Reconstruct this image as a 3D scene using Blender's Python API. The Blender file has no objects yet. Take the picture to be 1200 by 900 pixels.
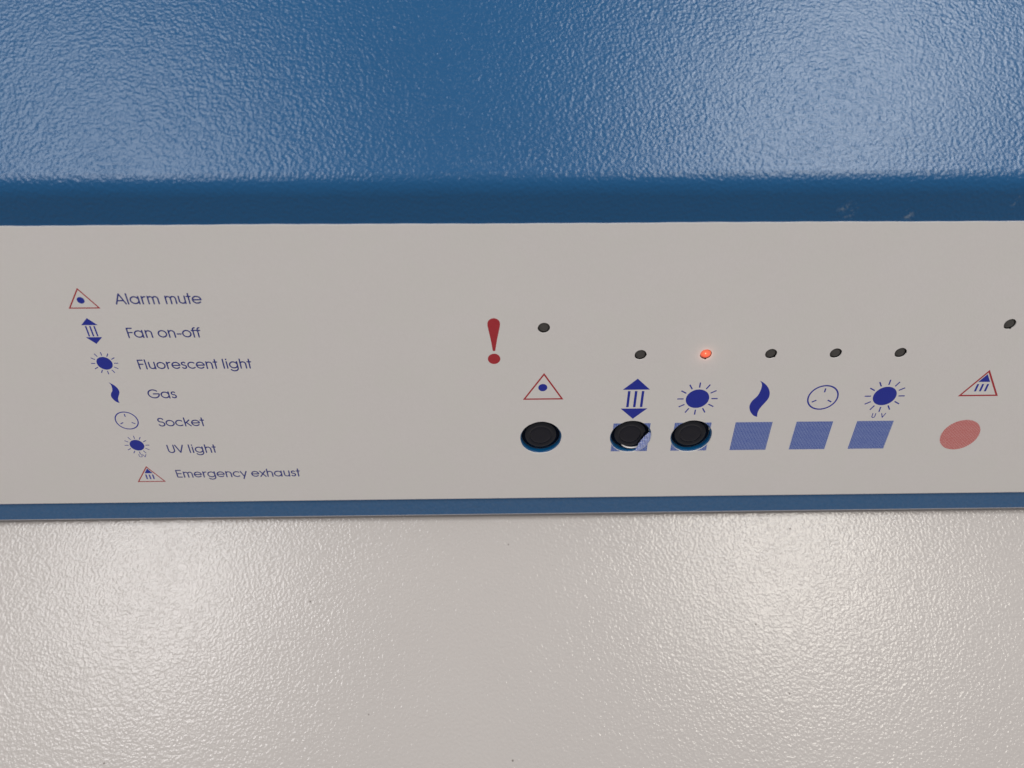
import bpy, bmesh, math, random
import numpy as np
from mathutils import Vector, Matrix
from mathutils.geometry import delaunay_2d_cdt

random.seed(7)
scene = bpy.context.scene
COL = scene.collection
MM = 0.001

# ------------------------------------------------------------------ camera
cam_data = bpy.data.cameras.new('camera')
cam_data.sensor_width = 36.0
cam_data.lens = 27.0
cam_data.clip_start = 0.005
cam_data.clip_end = 50.0
cam = bpy.data.objects.new('camera', cam_data)
COL.objects.link(cam)
cam.matrix_world = Matrix(((0.99977255, 0.00892045, -0.01937209, -0.0046493),
                           (-0.01988837, 0.06197378, -0.9978796, -0.2394911),
                           (-0.00770097, 0.99803791, 0.06213709, 0.0149129),
                           (0, 0, 0, 1)))
cam_data.dof.use_dof = True
cam_data.dof.focus_distance = 0.242
cam_data.dof.aperture_fstop = 9.0
scene.camera = cam

# ------------------------------------------------------------------ room light
world = bpy.data.worlds.new('World')
scene.world = world
world.use_nodes = True
bg = world.node_tree.nodes['Background']
bg.inputs['Color'].default_value = (1.0, 0.965, 0.95, 1)
bg.inputs['Strength'].default_value = 0.36

def ceiling_lamp(loc, sx, sy, power, color):
    d = bpy.data.lights.new('ceiling_lamp', 'AREA')
    d.shape = 'RECTANGLE'; d.size = sx; d.size_y = sy
    d.energy = power; d.color = color
    o = bpy.data.objects.new('ceiling_lamp', d)
    o.location = loc
    o.rotation_euler = (Vector((0, 0, 0)) - Vector(loc)).to_track_quat('-Z', 'Y').to_euler()
    COL.objects.link(o)
    return o
COOL = (0.93, 0.97, 1.0); NEUTRAL = (1.0, 0.97, 0.96); WARM = (1.0, 0.95, 0.86)
ceiling_lamp((-1.12, -1.55, 1.7), 0.8, 0.8, 12.5, COOL)
ceiling_lamp((0.92, -1.25, 1.7), 0.9, 0.9, 15.5, COOL)
ceiling_lamp((0.91, -1.30, 1.66), 0.25, 0.25, 2.6, WARM)
ceiling_lamp((-1.70, -3.20, 1.7), 0.62, 0.9, 21.0, NEUTRAL)
ceiling_lamp((1.33, -2.83, 1.7), 0.62, 0.9, 22.0, WARM)

scene.view_settings.view_transform = 'Standard'
scene.view_settings.look = 'None'
scene.view_settings.exposure = 0.0
scene.view_settings.gamma = 1.0
scene.view_settings.use_curve_mapping = False

# ------------------------------------------------------------------ node helpers
class NT:
    def __init__(self, name):
        self.m = bpy.data.materials.new(name); self.m.use_nodes = True
        self.t = self.m.node_tree; self.n = self.t.nodes; self.l = self.t.links
        self.b = self.n['Principled BSDF']
    def node(self, kind, **kw):
        x = self.n.new(kind)
        for k, v in kw.items(): setattr(x, k, v)
        return x
    def setin(self, node, idx, v):
        if isinstance(v, bpy.types.NodeSocket): self.l.new(v, node.inputs[idx])
        else: node.inputs[idx].default_value = v
    def math(self, op, a, b=0.0, c=None, clamp=False):
        x = self.node('ShaderNodeMath', operation=op, use_clamp=clamp)
        self.setin(x, 0, a); self.setin(x, 1, b)
        if c is not None: self.setin(x, 2, c)
        return x.outputs[0]
    def ramp(self, v, lo, hi, a=0.0, b=1.0):
        x = self.node('ShaderNodeMapRange', interpolation_type='SMOOTHSTEP')
        self.setin(x, 0, v); self.setin(x, 1, lo); self.setin(x, 2, hi); self.setin(x, 3, a); self.setin(x, 4, b)
        return x.outputs[0]
    def mix(self, f, a, b):
        x = self.node('ShaderNodeMix', data_type='RGBA')
        self.setin(x, 0, f); self.setin(x, 6, a); self.setin(x, 7, b)
        return x.outputs[2]
    def noise(self, co, scale, detail=2.0, rough=0.5, dist=0.0):
        x = self.node('ShaderNodeTexNoise')
        self.l.new(co, x.inputs['Vector'])
        x.inputs['Scale'].default_value = scale; x.inputs['Detail'].default_value = detail
        x.inputs['Roughness'].default_value = rough; x.inputs['Distortion'].default_value = dist
        return x.outputs['Fac']
    def coord(self, which='Object'):
        return self.node('ShaderNodeTexCoord').outputs[which]
    def bump(self, h, dist, strength=1.0):
        x = self.node('ShaderNodeBump')
        x.inputs['Strength'].default_value = strength
        x.inputs['Distance'].default_value = dist
        self.l.new(h, x.inputs['Height'])
        return x.outputs[0]

def pebble_height(k, co, scale=1060):
    """hammered powder-coat grain: rounded pebbles about 2 mm across"""
    n = k.noise(co, scale, 1.0, 0.35, 0.15)
    f = k.noise(co, scale * 2.3, 0.0, 0.5)
    amp = k.ramp(k.noise(co, 45, 2.0, 0.6), 0.25, 0.75, 0.88, 1.1)      # the coat is not laid on evenly
    return k.math('MULTIPLY', k.math('SUBTRACT', k.math('ADD', n, k.math('MULTIPLY', f, 0.14)), 0.57), amp)

def mat_simple(name, col, rough=0.5, spec=0.5, coat=0.0):
    k = NT(name)
    k.b.inputs['Base Color'].default_value = (*col, 1)
    k.b.inputs['Roughness'].default_value = rough
    k.b.inputs['Specular IOR Level'].default_value = spec
    k.b.inputs['Coat Weight'].default_value = coat
    return k.m

def near(k, co, p, r0, r1):
    x = k.node('ShaderNodeVectorMath', operation='DISTANCE'); k.l.new(co, x.inputs[0]); x.inputs[1].default_value = p
    return k.ramp(x.outputs['Value'], r0, r1, 1.0, 0.0)

def mat_blue(scuffs):
    k = NT('blue_powder_coat'); co = k.coord()
    big = k.noise(co, 25, 2)
    col = k.mix(big, (0.002, 0.078, 0.212, 1), (0.003, 0.088, 0.236, 1))
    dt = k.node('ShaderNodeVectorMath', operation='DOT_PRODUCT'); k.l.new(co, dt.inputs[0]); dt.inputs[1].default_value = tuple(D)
    lip_sheen = k.math('MULTIPLY', k.ramp(dt.outputs['Value'], -0.0008, 0.0008), k.ramp(k.noise(co, 900, 4, 0.7), 0.2, 0.8, 0.09, 0.17))
    col = k.mix(lip_sheen, col, (0.30, 0.31, 0.33, 1))      # pale reflection on the lip, mixed into its base colour
    m = None
    for p, r in scuffs:
        a = near(k, co, p, r * 0.15, r)
        m = a if m is None else k.math('MAXIMUM', m, a)
    scr = k.ramp(k.noise(co, 600, 4, 0.7), 0.50, 0.72)
    m = k.math('MULTIPLY', m, scr)
    col = k.mix(k.math('MULTIPLY', m, 0.6), col, (0.35, 0.40, 0.45, 1))
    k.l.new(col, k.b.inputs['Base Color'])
    k.l.new(k.math('ADD', k.math('MULTIPLY', m, 0.4), 0.27), k.b.inputs['Roughness'])
    k.l.new(k.bump(pebble_height(k, co), 0.00018), k.b.inputs['Normal'])
    return k.m

def mat_white():
    k = NT('white_powder_coat'); co = k.coord()
    big = k.noise(co, 18, 2)
    col = k.mix(big, (0.485, 0.45, 0.43, 1), (0.525, 0.49, 0.468, 1))
    v = k.node('ShaderNodeTexVoronoi', feature='F1'); k.l.new(co, v.inputs['Vector']); v.inputs['Scale'].default_value = 130
    sep = k.node('ShaderNodeSeparateColor'); k.l.new(v.outputs['Color'], sep.inputs[0])
    pick = k.math('GREATER_THAN', sep.outputs[0], 0.80)
    dot = k.ramp(v.outputs['Distance'], 0.02, 0.065, 1.0, 0.0)
    col = k.mix(k.math('MULTIPLY', k.math('MULTIPLY', pick, dot), 0.75), col, (0.12, 0.10, 0.09, 1))
    k.l.new(col, k.b.inputs['Base Color'])
    k.b.inputs['Roughness'].default_value = 0.185
    k.l.new(k.bump(pebble_height(k, co), 0.000135), k.b.inputs['Normal'])
    return k.m

def mat_label():
    k = NT('label_film'); co = k.coord()
    big = k.noise(co, 30, 3, 0.6)
    fine = k.noise(co, 700, 3, 0.6)
    f = k.math('ADD', k.math('MULTIPLY', big, 0.5), k.math('MULTIPLY', fine, 0.5))
    col = k.mix(f, (0.79, 0.755, 0.735, 1), (0.87, 0.835, 0.82, 1))
    tint = k.ramp(k.noise(co, 75, 2, 0.6), 0.35, 0.65)
    col = k.mix(k.math('MULTIPLY', tint, 0.5), col, (0.82, 0.80, 0.765, 1))
    k.l.new(col, k.b.inputs['Base Color'])
    k.b.inputs['Roughness'].default_value = 0.42
    k.b.inputs['Specular IOR Level'].default_value = 0.4
    k.l.new(k.bump(k.noise(co, 1400, 2, 0.6), 0.00003), k.b.inputs['Normal'])
    return k.m

def mat_halftone(name, ink, paper):
    k = NT(name); uv = k.coord('UV')
    mp = k.node('ShaderNodeMapping'); k.l.new(uv, mp.inputs[0]); mp.inputs['Rotation'].default_value = (0, 0, math.radians(45))
    s = k.node('ShaderNodeSeparateXYZ'); k.l.new(mp.outputs[0], s.inputs[0])
    w = 2 * math.pi / 0.70
    a = k.math('SINE', k.math('MULTIPLY', s.outputs[0], w)); b = k.math('SINE', k.math('MULTIPLY', s.outputs[1], w))
    f = k.ramp(k.math('MULTIPLY', a, b), 0.0, 0.35)
    k.l.new(k.mix(f, (*ink, 1), (*paper, 1)), k.b.inputs['Base Color'])
    k.b.inputs['Roughness'].default_value = 0.42
    return k.m

def mat_ink(name, a, b):
    k = NT(name); co = k.coord()
    k.l.new(k.mix(k.noise(co, 900, 2, 0.6), (*a, 1), (*b, 1)), k.b.inputs['Base Color'])
    k.b.inputs['Roughness'].default_value = 0.42
    return k.m

def mat_emit(name, col, strength):
    k = NT(name)
    k.b.inputs['Base Color'].default_value = (0.5, 0.06, 0.03, 1)
    k.b.inputs['Roughness'].default_value = 0.3
    k.b.inputs['Emission Color'].default_value = (*col, 1)
    co = k.coord(); dt = k.node('ShaderNodeVectorMath', operation='DOT_PRODUCT'); k.l.new(co, dt.inputs[0]); dt.inputs[1].default_value = tuple(D)
    vc = (P(59.15, -10.85) - BASE).dot(D)              # the glowing chip sits in the upper half of the lens
    k.l.new(k.ramp(dt.outputs['Value'], vc - 0.0002, vc + 0.0017, strength, strength * 0.04), k.b.inputs['Emission Strength'])
    return k.m

# ------------------------------------------------------------------ geometry frame of the sloping control strip
A = math.radians(57.0)
D = Vector((0, math.cos(A), -math.sin(A)))           # down the strip
N = Vector((0, -math.sin(A), -math.cos(A)))          # out of the strip, towards the viewer
TB = math.radians(18.0); TW = math.radians(24.0)     # lean of the blue face and of the white panel
STRIP_TOP, STRIP_BOT, LIP, CORNER = -54.1, 49.5, 50.2, -65.5
XW = 420.0
FILM = 0.35
BASE = D * (LIP * MM)                                 # base point of the hood header

def P(u, v, h=0.0):
    """millimetres along / down / above the strip -> metres"""
    return (Vector((u, 0, 0)) + D * v + N * h) * MM

LA = math.radians(74.0)                               # the lip below the label is bent back towards the vertical
DL = Vector((0, math.cos(LA), -math.sin(LA))); NL = Vector((0, -math.sin(LA), -math.cos(LA)))
LIPL = 5.87
def PL(u, t, h=0.0):
    return P(u, LIP) + (DL * t + NL * h) * MM

def obj(name, verts, faces, mat, parent=None, smooth=False, uvs=None, origin=BASE, doubles=False):
    me = bpy.data.meshes.new(name)
    me.from_pydata([tuple(Vector(p) - origin) for p in verts], [], faces)
    if uvs is not None:
        lay = me.uv_layers.new(name='UVMap')
        for lp in me.loops: lay.data[lp.index].uv = uvs[lp.vertex_index]
    bm = bmesh.new(); bm.from_mesh(me)
    if doubles: bmesh.ops.remove_doubles(bm, verts=bm.verts, dist=1e-6)
    bm.to_mesh(me); bm.free()
    if smooth:
        for p in me.polygons: p.use_smooth = True
        try: me.set_sharp_from_angle(angle=math.radians(40))
        except Exception: pass
    me.materials.append(mat)
    o = bpy.data.objects.new(name, me)
    COL.objects.link(o)
    if parent is not None: o.parent = parent
    return o

def thing(name, label, cat, loc):
    o = bpy.data.objects.new(name, None)
    o.location = loc; o.empty_display_size = 0.02
    o['label'] = label; o['category'] = cat
    COL.objects.link(o)
    return o

class Geo:
    def __init__(self): self.v = []; self.f = []; self.uv = []
    def vert(self, p, uv=(0, 0)): self.v.append(p); self.uv.append(uv); return len(self.v) - 1
    def poly(self, pts, h):
        self.f.append(tuple(self.vert(P(u, v, h), (u, v)) for u, v in pts))

# ------------------------------------------------------------------ layout of the strip (mm)
ROW = 22.0
U0, U1, U2, U3, U4, U5, U6 = 9.5, 39.2, 59.2, 79.2, 99.2, 119.2, 149.4
LED_POS = [(9.35, -20.8), (39.15, -10.85), (59.15, -10.85), (79.2, -10.85), (99.15, -10.85), (119.2, -10.85), (149.2, -20.9)]
BUTTONS = [(9.6, 21.9), (39.25, 21.85), (59.35, 21.95)]
R_BUT, R_LED = 6.75, 1.82

def circle(cx, cy, r, n, ragged=0.0, seed=0):
    rnd = random.Random(seed); ph = [rnd.uniform(0, 6.28) for _ in range(4)]
    out = []
    for i in range(n):
        a = 2 * math.pi * i / n
        rr = r + ragged * (math.sin(2 * a + ph[0]) * .5 + math.sin(5 * a + ph[1]) * .35 + math.sin(9 * a + ph[2]) * .25 + math.sin(17 * a + ph[3]) * .15)
        out.append((cx + rr * math.cos(a), cy + rr * math.sin(a)))
    return out

def inside(pt, poly):
    x, y = pt; c = False; j = len(poly) - 1
    for i in range(len(poly)):
        xi, yi = poly[i]; xj, yj = poly[j]
        if (yi > y) != (yj > y) and x < (xj - xi) * (y - yi) / (yj - yi) + xi: c = not c
        j = i
    return c

def plate_with_holes(outer, holes, h_top, h_bot, skip_outer=False, rims=()):
    """plate in the strip frame: front skin, hole walls and outer edge down to h_bot"""
    pts = [Vector(p) for p in outer]; edges = [(i, (i + 1) % len(outer)) for i in range(len(outer))]
    for hl in holes:
        b = len(pts); pts += [Vector(p) for p in hl]
        edges += [(b + i, b + (i + 1) % len(hl)) for i in range(len(hl))]
    vs, es, fs, *_ = delaunay_2d_cdt(pts, edges, [], 0, 1e-6)
    g = Geo()
    for p in vs: g.vert(P(p[0], p[1], h_top), (p[0], p[1]))
    for f in fs:
        c = (sum(vs[i][0] for i in f) / len(f), sum(vs[i][1] for i in f) / len(f))
        if inside(c, outer) and not any(inside(c, hl) for hl in holes):
            g.f.append(tuple(reversed(f)))
    for loop in ([] if skip_outer else [outer]) + holes[len(rims):]:
        n = len(loop); a = [g.vert(P(u, v, h_top), (u, v)) for u, v in loop]; b = [g.vert(P(u, v, h_bot), (u, v)) for u, v in loop]
        for i in range(n):
            j = (i + 1) % n; g.f.append((a[i], a[j], b[j], b[i]))
    for (cx_, cy_), r_ in rims:                     # painted rounded rims of the button holes
        rr = [(r_ - 0.32 * (1 - math.cos(t)), h_top - 0.32 * math.sin(t)) for t in [math.pi / 2 * q / 5 for q in range(6)]] + [(r_ - 0.32, h_bot)]
        ids = [[g.vert(P(x, y, hh)) for x, y in circle(cx_, cy_, q, 64)] for q, hh in rr]
        for q in range(len(rr) - 1):
            for i in range(64):
                j = (i + 1) % 64; g.f.append((ids[q][i], ids[q][j], ids[q + 1][j], ids[q + 1][i]))
    return g

# ------------------------------------------------------------------ materials
cz = lambda u, v: tuple(P(u, v) - BASE)
M_BLUE = mat_blue([(cz(90.4, -57.4), 0.0034), (cz(107.5, -55.9), 0.0022), (cz(135.3, -59.9), 0.002)])
M_WHITE = mat_white()
M_FILM = mat_label()
INK_B = ((0.004, 0.018, 0.34), (0.009, 0.025, 0.39)); INK_R = ((0.42, 0.018, 0.03), (0.50, 0.03, 0.042))
M_INKB = mat_ink('blue_ink', *INK_B); M_INKR = mat_ink('red_ink', *INK_R)
M_TEXT = mat_ink('text_ink', (0.016, 0.028, 0.22), (0.026, 0.04, 0.27))
M_HTB = mat_halftone('blue_halftone_ink', (0.012, 0.07, 0.44), (0.42, 0.50, 0.74))
M_HTR = mat_halftone('red_halftone_ink', (0.60, 0.075, 0.08), (0.86, 0.56, 0.52))
M_SCRAP = mat_halftone('pale_halftone_ink', (0.10, 0.16, 0.55), (0.75, 0.80, 0.95))
M_BLACK = mat_simple('black_plastic', (0.005, 0.006, 0.013), 0.12, 0.4)
M_BLACKM = mat_simple('matte_black_plastic', (0.008, 0.008, 0.016), 0.2, 0.35)
M_LEDOFF = mat_simple('smoked_lens', (0.075, 0.070, 0.066), 0.45, 0.4)
M_DARK = mat_simple('dark_cavity', (0.012, 0.012, 0.014), 0.6, 0.3)
M_LEDON = mat_emit('lit_red_lens', (1.0, 0.22, 0.11), 0.55)
M_STEEL = mat_simple('bare_sheet_edge', (0.62, 0.60, 0.64), 0.4, 0.5)

# ------------------------------------------------------------------ fume hood header
hood = thing('fume_hood', 'blue fume hood front with an off-white printed control strip along its lower slope', 'fume hood', BASE)

# casing: leaning blue face, rounded bend, sloping strip with holes, lip
g = Geo()
R = 8.0
turn = (math.radians(90) + TB) - A                          # angle between face and strip directions
tl = R * math.tan(turn / 2)
E_UP = Vector((0, math.sin(TB), math.cos(TB)))              # up the blue face
NB = Vector((0, -math.cos(TB), math.sin(TB)))
corner = P(0, CORNER)
prof = []
HFACE = 300.0
for i in range(13): prof.append(corner + E_UP * MM * (HFACE - (HFACE - tl) * i / 12))
centre = P(0, CORNER + tl) - N * R * MM
for i in range(1, 25):
    a = turn * (1 - i / 24)
    n = (Matrix.Rotation(-a, 3, 'X') @ N)
    if i == 1 and (n - NB).length > (Matrix.Rotation(a, 3, 'X') @ N - NB).length: sgn = 1
    elif i == 1: sgn = -1
    n = Matrix.Rotation(sgn * a, 3, 'X') @ N
    prof.append(centre + n * R * MM)
NX = 40
for p in prof:
    for j in range(NX + 1):
        x = (-XW + 2 * XW * j / NX) * MM
        g.vert(Vector((x, p.y, p.z)))
for i in range(len(prof) - 1):
    for j in range(NX):
        a = i * (NX + 1) + j
        g.f.append((a, a + NX + 1, a + NX + 2, a + 1))
holes = [circle(u, v, R_BUT, 64) for u, v in BUTTONS] + [circle(u, v, R_LED + 0.05, 32) for u, v in LED_POS]
outer = [(-XW, CORNER + tl), (XW, CORNER + tl), (XW, LIP), (-XW, LIP)]
pl = plate_with_holes(outer, holes, 0.0, -1.6, skip_outer=True, rims=[(c, R_BUT) for c in BUTTONS])
off = len(g.v); g.v += pl.v; g.f += [tuple(i + off for i in f) for f in pl.f]
# back skin of the lip, so that the sheet is closed from below
for hh in (0.0, -1.6):
    g.f.append(tuple(g.vert(PL(u, t, hh)) for u, t in ((-XW, 0), (XW, 0), (XW, LIPL), (-XW, LIPL))))
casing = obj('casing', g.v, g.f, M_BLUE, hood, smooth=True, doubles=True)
casing['label'] = 'blue pebbled powder-coated sheet metal casing with rounded bend'

# bare rolled edge under the lip
g = Geo(); n = 8
rows = []
for i in range(n + 1):
    a = math.pi * i / n
    rows.append((LIPL + 0.02 + 0.45 * math.sin(a), -0.5 + 0.5 * math.cos(a)))
for v, h in rows:
    for s in (-1, 1): g.vert(PL(s * XW, v, h))
for i in range(n): g.f.append((2 * i, 2 * i + 1, 2 * i + 3, 2 * i + 2))
obj('lip_edge', g.v, g.f, M_STEEL, hood, smooth=True)

# label film
def wavy_edge():
    rnd = random.Random(3); ph = [rnd.uniform(0, 6.3) for _ in range(4)]
    f = lambda u: 0.06 * math.sin(u / 21 + ph[0]) + 0.03 * math.sin(u / 6.3 + ph[1]) + 0.035 * math.sin(u / 1.9 + ph[2])
    return [(-XW + 3 + (2 * XW - 6) * i / 260, STRIP_TOP + f(-XW + (2 * XW - 6) * i / 260)) for i in range(261)]
outer = wavy_edge() + [(XW - 3, STRIP_BOT), (-XW + 3, STRIP_BOT)]
fholes = [circle(u, v, R_BUT + 0.06, 80, 0.09, 10 + i) for i, (u, v) in enumerate(BUTTONS)]
fholes += [circle(u, v, R_LED, 36, 0.03, 40 + i) for i, (u, v) in enumerate(LED_POS)]
pl = plate_with_holes(outer, fholes, FILM, 0.004)
film = obj('control_label', pl.v, pl.f, M_FILM, hood, uvs=pl.uv, smooth=True)
film['label'] = 'off-white printed label strip with blue and red symbols'

INK_H = FILM + 0.012
def ink(name, polys, mat, label=None):
    g = Geo()
    for p in polys: g.poly(p, INK_H)
    o = obj(name, g.v, g.f, mat, film, uvs=g.uv)
    if label: o['label'] = label
    return o

def tri_outline(cx, apex, base, hw, w):
    """triangular ring as three quads, line width w"""
    pts = [(cx, apex), (cx + hw, base), (cx - hw, base)]
    c = (cx, (apex + 2 * base) / 3)
    L = math.hypot(hw, base - apex); inr = hw * (base - apex) / (hw + L)
    c = (cx, base - inr)
    s0, s1 = (inr + w / 2) / inr, (inr - w / 2) / inr
    o = [(c[0] + (x - c[0]) * s0, c[1] + (y - c[1]) * s0) for x, y in pts]
    i = [(c[0] + (x - c[0]) * s1, c[1] + (y - c[1]) * s1) for x, y in pts]
    return [[o[k], o[(k + 1) % 3], i[(k + 1) % 3], i[k]] for k in range(3)]

def disc(cx, cy, r, n=40): return [circle(cx, cy, r, n)]
def bar(x0, y0, x1, y1, w):
    dx, dy = x1 - x0, y1 - y0; L = math.hypot(dx, dy); nx, ny = -dy / L * w / 2, dx / L * w / 2
    return [(x0 + nx, y0 + ny), (x1 + nx, y1 + ny), (x1 - nx, y1 - ny), (x0 - nx, y0 - ny)]

def sun(cx, cy, s, lw):
    return disc(cx, cy, 3.72 * s) + [bar(cx + 4.45 * s * math.cos(a), cy + 4.45 * s * math.sin(a), cx + 6.45 * s * math.cos(a), cy + 6.45 * s * math.sin(a), lw)
                                   for a in [math.pi * k / 6 for k in range(12)]]
def fan(cx, cy, s):
    T = lambda pts: [(cx + x * s, cy + y * s) for x, y in pts]
    out = [T([(0, -8.05), (4.3, -3.75), (-4.3, -3.75)]), T([(0, 8.05), (-4.3, 3.8), (4.3, 3.8)])]
    for x in (-2.2, 0, 2.2): out.append(T([(x - .4, -3.2), (x + .4, -3.2), (x + .4, 3.25), (x - .4, 3.25)]))
    return out
GAS = [(-1.52, -7.3), (0.03, -6.33), (1.62, -4.64), (2.6, -2.6), (2.75, -0.54), (2.1, 1.17), (1.17, 2.9), (0.5, 4.5), (0.35, 6.06), (0.54, 7.34)]
GAS_L = [(-1.52, -7.3), (-0.72, -6.33), (-0.41, -4.99), (-0.55, -2.97), (-1.1, -1.07), (-2.1, 0.29), (-2.75, 1.81), (-2.75, 3.55), (-1.94, 5.46), (-0.66, 6.9), (0.54, 7.34)]
def smooth_curve(pts, n):
    out = []
    q = [pts[0]] + pts + [pts[-1]]
    for i in range(1, len(q) - 2):
        for k in range(n):
            t = k / n; r = []
            for c in (0, 1):
                p0, p1, p2, p3 = q[i - 1][c], q[i][c], q[i + 1][c], q[i + 2][c]
                r.append(.5 * (2 * p1 + (p2 - p0) * t + (2 * p0 - 5 * p1 + 4 * p2 - p3) * t * t + (3 * p1 - p0 - 3 * p2 + p3) * t ** 3))
            out.append(tuple(r))
    return out + [pts[-1]]
def gas(cx, cy, s):
    a = smooth_curve(GAS, 3); b = smooth_curve(GAS_L, 3)
    m = 24
    def samp(c):
        L = [0]
        for i in range(1, len(c)): L.append(L[-1] + math.dist(c[i], c[i - 1]))
        o = []
        for k in range(m + 1):
            t = L[-1] * k / m; i = 1
            while i < len(L) - 1 and L[i] < t: i += 1
            f = (t - L[i - 1]) / (L[i] - L[i - 1] + 1e-9); o.append((c[i - 1][0] + f * (c[i][0] - c[i - 1][0]), c[i - 1][1] + f * (c[i][1] - c[i - 1][1])))
        return o
    a = [(cx + x * s, cy + y * s) for x, y in samp(a)]; b = [(cx + x * s, cy + y * s) for x, y in samp(b)]
    out = [[a[0], a[1], b[1]]]
    for i in range(1, m - 1): out.append([a[i], a[i + 1], b[i + 1], b[i]])
    out.append([a[m - 1], a[m], b[m - 1]])
    return out
def ring(cx, cy, r, w, n=56):
    o = circle(cx, cy, r + w / 2, n); i = circle(cx, cy, r - w / 2, n)
    return [[o[k], o[(k + 1) % n], i[(k + 1) % n], i[k]] for k in range(n)]
def socket(cx, cy, s, lw):
    out = ring(cx, cy, 4.72 * s, lw)
    for a in (-90, 30, 150):
        c, d = math.cos(math.radians(a)), math.sin(math.radians(a))
        out.append(bar(cx + 2.1 * s * c, cy + 2.1 * s * d, cx + 3.65 * s * c, cy + 3.65 * s * d, lw * 0.9))
    return out
def exhaust(cx, apex, s):
    T = lambda pts: [(cx + x * s, apex + y * s) for x, y in pts]
    out = [T([(0, 1.35), (1.9, 4.35), (-1.9, 4.35)])]
    for x in (-1.6, 0, 1.6): out.append(T([(x - .33, 5.2), (x + .33, 5.2), (x + .33, 8.1), (x - .33, 8.1)]))
    return out

# ------------------------------------------------------------------ printed lettering: geometric round sans, drawn as strokes
def arc(cx, cy, r, a0, a1, ry=None):
    n = max(4, int(abs(a1 - a0) / 9)); ry = ry or r
    return [(cx + r * math.cos(math.radians(a0 + (a1 - a0) * i / n)), cy + ry * math.sin(math.radians(a0 + (a1 - a0) * i / n))) for i in range(n + 1)]
XH = 0.74
def glyph(ch):
    c = 0.32
    if ch == 'o': return [arc(.38, .37, c, 0, 360)], .76
    if ch == 'a': return [arc(.38, .37, c, 0, 360), [(.70, 0.02), (.70, .72)]], .82
    if ch == 'c': return [arc(.38, .37, c, 48, 312)], .68
    if ch == 'e': return [arc(.38, .37, c, 0, 318), [(.06, .37), (.70, .37)]], .76
    if ch == 'g': return [arc(.38, .37, c, 0, 360), [(.70, .72), (.70, .02)] + arc(.38, .02, c, 0, -150, .29)], .82
    if ch == 'l': return [[(.12, .02), (.12, .98)]], .25
    if ch == 'i': return [[(.12, .02), (.12, .72)], [(.12, .93), (.12, .98)]], .25
    if ch == 'h': return [[(.11, .02), (.11, .98)], arc(.335, .465, .225, 180, 0) + [(.56, .02)]], .67
    if ch == 'n': return [[(.11, .02), (.11, .72)], arc(.335, .465, .225, 180, 0) + [(.56, .02)]], .67
    if ch == 'm': return [[(.11, .02), (.11, .72)], arc(.30, .50, .19, 180, 0) + [(.49, .02)], arc(.68, .50, .19, 180, 0) + [(.87, .02)]], .98
    if ch == 'u': return [[(.56, .02), (.56, .72)], [(.11, .72)] + arc(.335, .275, .225, 180, 360)], .67
    if ch == 'r': return [[(.11, .02), (.11, .72)], arc(.36, .44, .25, 180, 85)], .42
    if ch == 't': return [[(.16, .02), (.16, .96)], [(.02, .69), (.30, .69)]], .34
    if ch == 'f': return [[(.13, .02), (.13, .78)] + arc(.31, .78, .18, 180, 95), [(.01, .69), (.30, .69)]], .34
    if ch == 's': return [arc(.245, .545, .155, 35, 250) + arc(.245, .215, .175, 70, -150)], .50
    if ch == 'k': return [[(.11, .02), (.11, .98)], [(.50, .72), (.15, .36)], [(.24, .44), (.55, .02)]], .58
    if ch == 'y': return [[(.04, .72), (.31, .06)], [(.58, .72), (.22, -.24)]], .62
    if ch == 'x': return [[(.05, .72), (.53, .02)], [(.53, .72), (.05, .02)]], .58
    if ch == '-': return [[(.06, .34), (.36, .34)]], .42
    if ch == ' ': return [], .30
    if ch == 'A': return [[(.03, .02), (.40, .97), (.77, .02)], [(.16, .33), (.64, .33)]], .80
    if ch == 'F': return [[(.11, .02), (.11, .95), (.50, .95)], [(.11, .52), (.46, .52)]], .54
    if ch == 'E': return [[(.52, .05), (.11, .05), (.11, .95), (.52, .95)], [(.11, .51), (.50, .51)]], .60
    if ch == 'G': return [arc(.50, .50, .45, 45, 360), [(.95, .50), (.48, .50)]], 1.02
    if ch == 'S': return [arc(.30, .735, .215, 25, 255) + arc(.30, .275, .24, 75, -160)], .60
    if ch == 'U': return [[(.10, .97)] + arc(.36, .33, .26, 180, 360, .28) + [(.62, .97)]], .72
    if ch == 'V': return [[(.03, .97), (.36, .05), (.69, .97)]], .72
    return [], .4

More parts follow.
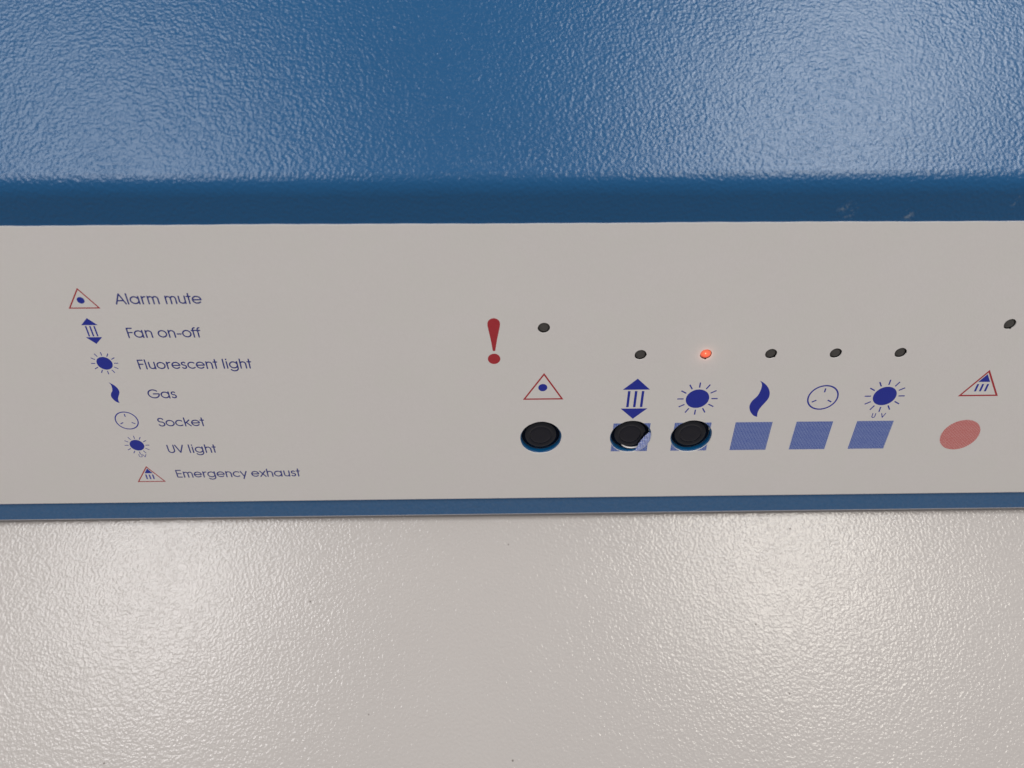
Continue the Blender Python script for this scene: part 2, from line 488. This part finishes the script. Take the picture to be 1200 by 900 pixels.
def text(name, s, u, v, cap, width=None, stroke=0.122, mat=None):
    """text with baseline at v, left edge at u, cap height cap (mm), stretched to width; a single welded outline from a distance field"""
    segs = []; pen = 0.0
    for ch in s:
        st, adv = glyph(ch)
        for pl_ in st:
            for a, b in zip(pl_[:-1], pl_[1:]): segs.append((a[0] + pen, a[1], b[0] + pen, b[1]))
        pen += adv + 0.035
    sx = cap if width is None else width / (pen - 0.1)
    S = np.array(segs); S[:, [0, 2]] *= sx; S[:, [1, 3]] *= cap
    hw = stroke * cap / 2
    st = max(0.045, cap * 0.021)
    x0, x1 = S[:, [0, 2]].min() - 3 * hw, S[:, [0, 2]].max() + 3 * hw
    y0, y1 = S[:, [1, 3]].min() - 3 * hw, S[:, [1, 3]].max() + 3 * hw
    xs = np.arange(x0, x1 + st, st); ys = np.arange(y0, y1 + st, st)
    Dm = np.full((len(xs), len(ys)), 9.0)
    for ax, ay, bx, by in S:
        i0, i1 = np.searchsorted(xs, [min(ax, bx) - 4 * hw, max(ax, bx) + 4 * hw]); j0, j1 = np.searchsorted(ys, [min(ay, by) - 4 * hw, max(ay, by) + 4 * hw])
        gx, gy = np.meshgrid(xs[i0:i1], ys[j0:j1], indexing='ij')
        dx, dy = bx - ax, by - ay; L2 = dx * dx + dy * dy + 1e-12
        t = np.clip(((gx - ax) * dx + (gy - ay) * dy) / L2, 0, 1)
        d = np.hypot(gx - ax - t * dx, gy - ay - t * dy)
        Dm[i0:i1, j0:j1] = np.minimum(Dm[i0:i1, j0:j1], d)
    F = Dm - hw
    g = Geo(); cache = {}
    def vv(key, x, y):
        if key not in cache: cache[key] = g.vert(P(u + x, v - y, INK_H), (u + x, v - y))
        return cache[key]
    ins = F < 0
    anyin = ins[:-1, :-1] | ins[1:, :-1] | ins[1:, 1:] | ins[:-1, 1:]
    for i, j in np.argwhere(anyin):
        cs = [(i, j), (i + 1, j), (i + 1, j + 1), (i, j + 1)]
        poly = []
        for k in range(4):
            a, b = cs[k], cs[(k + 1) % 4]; fa, fb = F[a], F[b]
            if fa < 0: poly.append(vv((a[0], a[1]), xs[a[0]], ys[a[1]]))
            if (fa < 0) != (fb < 0):
                t = fa / (fa - fb); key = ('e',) + (a + b if a < b else b + a)
                poly.append(vv(key, xs[a[0]] + t * (xs[b[0]] - xs[a[0]]), ys[a[1]] + t * (ys[b[1]] - ys[a[1]])))
        if len(poly) >= 3: g.f.append(tuple(poly))
    o = obj(name, g.v, g.f, mat or M_TEXT, film)
    return o

# ------------------------------------------------------------------ legend on the left of the strip
UI = -123.0
ink('warning_triangle', tri_outline(UI + 0.25, -35.0, -28.75, 4.2, 0.36), M_INKR, 'small red outline triangle beside Alarm mute')
ink('mute_dot', disc(UI, -31.3, 1.08, 28), M_INKB)
ink('fan_symbol', fan(UI - 0.2, -20.9, 0.555), M_INKB, 'small blue double arrow beside Fan on-off')
ink('light_symbol', sun(UI, -9.4, 0.63, 0.27), M_INKB, 'small blue sun beside Fluorescent light')
ink('gas_symbol', gas(UI - 0.3, 1.7, 0.55), M_INKB, 'small blue flame beside Gas')
ink('socket_symbol', socket(UI + 0.1, 12.9, 0.74, 0.36), M_INKB, 'small blue socket circle beside Socket')
ink('ultraviolet_symbol', sun(UI + 0.4, 23.3, 0.62, 0.25), M_INKB, 'small blue sun beside UV light')
text('ultraviolet_letters', 'UV', UI - 0.35, 28.5, 1.25, 2.5, 0.15, M_INKB)
ink('warning_triangle', tri_outline(UI + 0.75, 32.9, 39.6, 4.45, 0.36), M_INKR, 'small red outline triangle beside Emergency exhaust')
ink('exhaust_symbol', exhaust(UI + 0.75, 32.7, 0.71), M_INKB)
CAP = 3.45
for s, v, w in (('Alarm mute', -29.95, 24.3), ('Fan on-off', -18.5, 21.4), ('Fluorescent light', -7.15, 34.0), ('Gas', 4.05, 8.6),
                ('Socket', 15.4, 14.6), ('UV light', 26.8, 15.8), ('Emergency exhaust', 37.9, 41.5)):
    o = text('printed_text', s, -113.35, v, CAP, w)
    o['label'] = 'blue printed words ' + s

# ------------------------------------------------------------------ symbols above the buttons
ex = [(-1.85, -12.35), (-1.8, -11.3), (-1.4, -9.3), (-0.8, -6.0), (-0.36, -2.75)]
half = arc(0, -12.45, 1.86, 180, 360)
left = [(-1.82, -11.6), (-1.42, -9.4), (-0.82, -6.1), (-0.36, -2.75)]
drop = [(x, y) for x, y in half] + [(-x, y) for x, y in left] + list(reversed(left))
ink('exclamation_mark', [[(-5.5 + x, -10.0 + y) for x, y in drop]] + disc(-5.5, -9.85, 1.9, 36), M_INKR, 'red exclamation mark')
ink('warning_triangle', tri_outline(9.9, -3.9, 5.75, 6.0, 0.5), M_INKR, 'red outline triangle above the leftmost button')
ink('mute_dot', disc(9.65, 1.25, 1.42, 32), M_INKB)
ink('fan_symbol', fan(U1, 6.15, 1.0), M_INKB, 'blue double arrow symbol above a button')
ink('light_symbol', sun(U2 - 0.1, 6.25, 1.0, 0.42), M_INKB, 'blue sun symbol above a button')
ink('gas_symbol', gas(U3, 6.54, 1.0), M_INKB, 'blue flame symbol above a square')
ink('socket_symbol', socket(U4 + 0.15, 6.22, 1.0, 0.5), M_INKB, 'blue socket circle above a square')
ink('ultraviolet_symbol', sun(U5, 5.85, 1.0, 0.42), M_INKB, 'blue sun symbol with the letters UV below')
text('ultraviolet_letters', 'U', U5 - 1.95, 14.75, 1.85, 1.2, 0.15, M_INKB)
text('ultraviolet_letters', 'V', U5 + 1.05, 14.75, 1.85, 1.3, 0.15, M_INKB)
ink('warning_triangle', tri_outline(U6 + 0.05, -3.6, 5.95, 6.0, 0.55), M_INKR, 'red outline triangle above the red circle')
ink('exhaust_symbol', exhaust(U6, -3.8, 1.0), M_INKB)
for u, cut in ((U1, 1), (U2, 2), (U3, None), (U4, None), (U5, None)):
    q = [(u - 6.05, ROW - 5.9), (u + 6.05, ROW - 5.9), (u + 6.05, ROW + 6.15), (u - 6.05, ROW + 6.15)]
    if cut is None:
        polys = [q]
    else:                                   # the square is cut through by the button hole: four corners stay
        hole = fholes[cut]; cx, cy = BUTTONS[cut]; polys = []
        pts = [Vector(p) for p in q] + [Vector((cx + (x - cx) * 1.004, cy + (y - cy) * 1.004)) for x, y in hole]
        ed = [(i, (i + 1) % 4) for i in range(4)] + [(4 + i, 4 + (i + 1) % len(hole)) for i in range(len(hole))]
        vs, es, fs, *_ = delaunay_2d_cdt(pts, ed, [], 0, 1e-6)
        hp = [tuple(p) for p in pts[4:]]
        for f in fs:
            c = (sum(vs[i][0] for i in f) / len(f), sum(vs[i][1] for i in f) / len(f))
            if inside(c, q) and not inside(c, hp): polys.append([tuple(vs[i]) for i in f])
    ink('blue_square', polys, M_HTB)
ink('red_circle', disc(U6 + 0.05, 22.5, 6.45, 56), M_HTR, 'red halftone circle marking the emergency exhaust key')

# ------------------------------------------------------------------ push buttons in their holes
def revolve(u, v, prof_, n=56):
    g = Geo()
    for r, h in prof_:
        for k in range(n):
            a = 2 * math.pi * k / n
            g.vert(P(u + r * math.cos(a), v + r * math.sin(a), h))
    for i in range(len(prof_) - 1):
        for k in range(n):
            k2 = (k + 1) % n
            g.f.append((i * n + k, i * n + k2, (i + 1) * n + k2, (i + 1) * n + k))
    g.f.append(tuple((len(prof_) - 1) * n + k for k in range(n)))
    return g
for i, (u, v) in enumerate(BUTTONS):
    body = [(6.38, -7.0), (6.38, -1.9), (6.34, -1.78), (6.2, -1.70), (5.75, -1.66), (5.60, -1.58), (5.50, -1.40), (5.36, -1.18), (5.15, -1.02), (4.90, -0.95), (4.3, -0.92), (3.72, -0.95), (3.60, -1.0), (3.54, -1.12)]
    g = revolve(u, v, body)
    b = obj('push_button', g.v, g.f, M_BLACK, hood, smooth=True)
    b['label'] = ['black round button below the red triangle', 'black round button below the double arrow, scrap of film in its hole', 'black round button below the blue sun'][i]
    g = revolve(u, v, [(3.52, -1.5), (3.50, -1.08), (3.40, -1.01), (2.9, -0.98), (1.5, -1.0), (0.6, -1.01)], 40)
    obj('button_cap', g.v, g.f, M_BLACKM, b, smooth=True)

# torn scrap of printed film hanging into the middle button's hole
cx, cy = BUTTONS[1]
g = Geo(); n = 30
for i in range(n + 1):
    a = math.radians(-14 + 84 * i / n)
    prof_in = 5.15 - 0.9 * math.sin(math.pi * i / n) + 0.10 * math.sin(i * 0.8) + 1.45 * (i / n) ** 6 + 1.3 * (1 - i / n) ** 8
    for t in range(5):
        f = t / 4; r = 6.72 + (prof_in - 6.72) * f
        h = FILM - 0.04 - 0.6 * f * f - 0.15 * f * math.sin(i * 0.9)
        uu, vv_ = cx + r * math.cos(a), cy + r * math.sin(a); g.vert(P(uu, vv_, h), (uu, vv_))
for i in range(n):
    for t in range(4): g.f.append((i * 5 + t, i * 5 + t + 1, i * 5 + t + 6, i * 5 + t + 5))
scrap = obj('film_scrap', g.v, g.f, M_SCRAP, film, smooth=True, uvs=g.uv)
scrap['label'] = 'torn scrap of blue dotted film inside the button hole'
g = Geo(); n = 14
for i in range(n + 1):
    a = math.radians(58 + 62 * i / n); w = 0.28 * math.sin(math.pi * (i + .4) / (n + .8))
    r = 5.9 - 0.9 * (i / n) ** 1.5
    for s in (-1, 1): g.vert(P(cx + (r + s * w / 2) * math.cos(a), cy + (r + s * w / 2) * math.sin(a), -0.6 + 0.2 * s - 0.2 * i / n))
for i in range(n): g.f.append((2 * i, 2 * i + 1, 2 * i + 3, 2 * i + 2))
obj('film_scrap', g.v, g.f, M_FILM, film, smooth=True)['label'] = 'thin curl of pale film inside the button hole'

# ------------------------------------------------------------------ indicator lights
for i, (u, v) in enumerate(LED_POS):
    lit = i == 2
    h0 = 0.22 if not lit else 0.45
    prof_ = [(1.74, -5.0), (1.72, h0 - 0.9), (1.66, h0 - 0.55), (1.45, h0 - 0.25), (1.05, h0 - 0.07), (0.5, h0)]
    g = revolve(u, v, prof_, 28)
    o = obj('indicator_light', g.v, g.f, M_LEDON if lit else M_LEDOFF, hood, smooth=True)
    o['label'] = 'lit orange-red indicator light' if lit else 'unlit dark indicator light'
    if lit:
        ld = bpy.data.lights.new('indicator_glow', 'POINT'); ld.specular_factor = 0.0; ld.energy = 0.9e-4; ld.color = (1.0, 0.45, 0.32); ld.shadow_soft_size = 0.0002
        lo = bpy.data.objects.new('indicator_glow', ld); lo.location = P(u, v, 1.3); COL.objects.link(lo)
    g = Geo(); c0 = circle(u, v, R_LED + 0.02, 28)
    a = [g.vert(P(x, y, FILM - 0.06)) for x, y in c0]; b = [g.vert(P(x, y, -5.0)) for x, y in c0]
    for k in range(28): g.f.append((a[k], a[(k + 1) % 28], b[(k + 1) % 28], b[k]))
    obj('light_sleeve', g.v, g.f, M_DARK, o, smooth=True)

# ------------------------------------------------------------------ white panel under the lip
E_DN = Vector((0, -math.sin(TW), -math.cos(TW))); NW = Vector((0, -math.cos(TW), math.sin(TW)))
p0 = PL(0, LIPL, -1.6) - NW * 1.7 * MM
WB = p0 + E_DN * 0.26
panel = thing('white_panel', 'glossy white pebbled metal panel below the blue lip of the hood', 'panel', WB)
g = Geo(); rows = [p0 - E_DN * 0.03]
for i in range(9): rows.append(p0 + E_DN * 0.26 * i / 8)
front = []
for p in rows:
    for j in range(NX + 1): g.vert(Vector(((-XW + 2 * XW * j / NX) * MM, p.y, p.z)))
for i in range(len(rows) - 1):
    for j in range(NX):
        a = i * (NX + 1) + j; g.f.append((a, a + NX + 1, a + NX + 2, a + 1))
# thickness
b0 = len(g.v)
for p in (rows[0], rows[-1]):
    for s in (-1, 1):
        q = p - NW * 0.002; g.vert(Vector((s * XW * MM, q.y, q.z)))
L = (len(rows) - 1) * (NX + 1)
g.f += [(b0, b0 + 1, b0 + 3, b0 + 2), (L, b0 + 2, b0 + 3, L + NX), (0, L, b0 + 2, b0), (NX, b0 + 1, b0 + 3, L + NX)]
obj('panel_sheet', g.v, g.f, M_WHITE, panel, origin=WB)
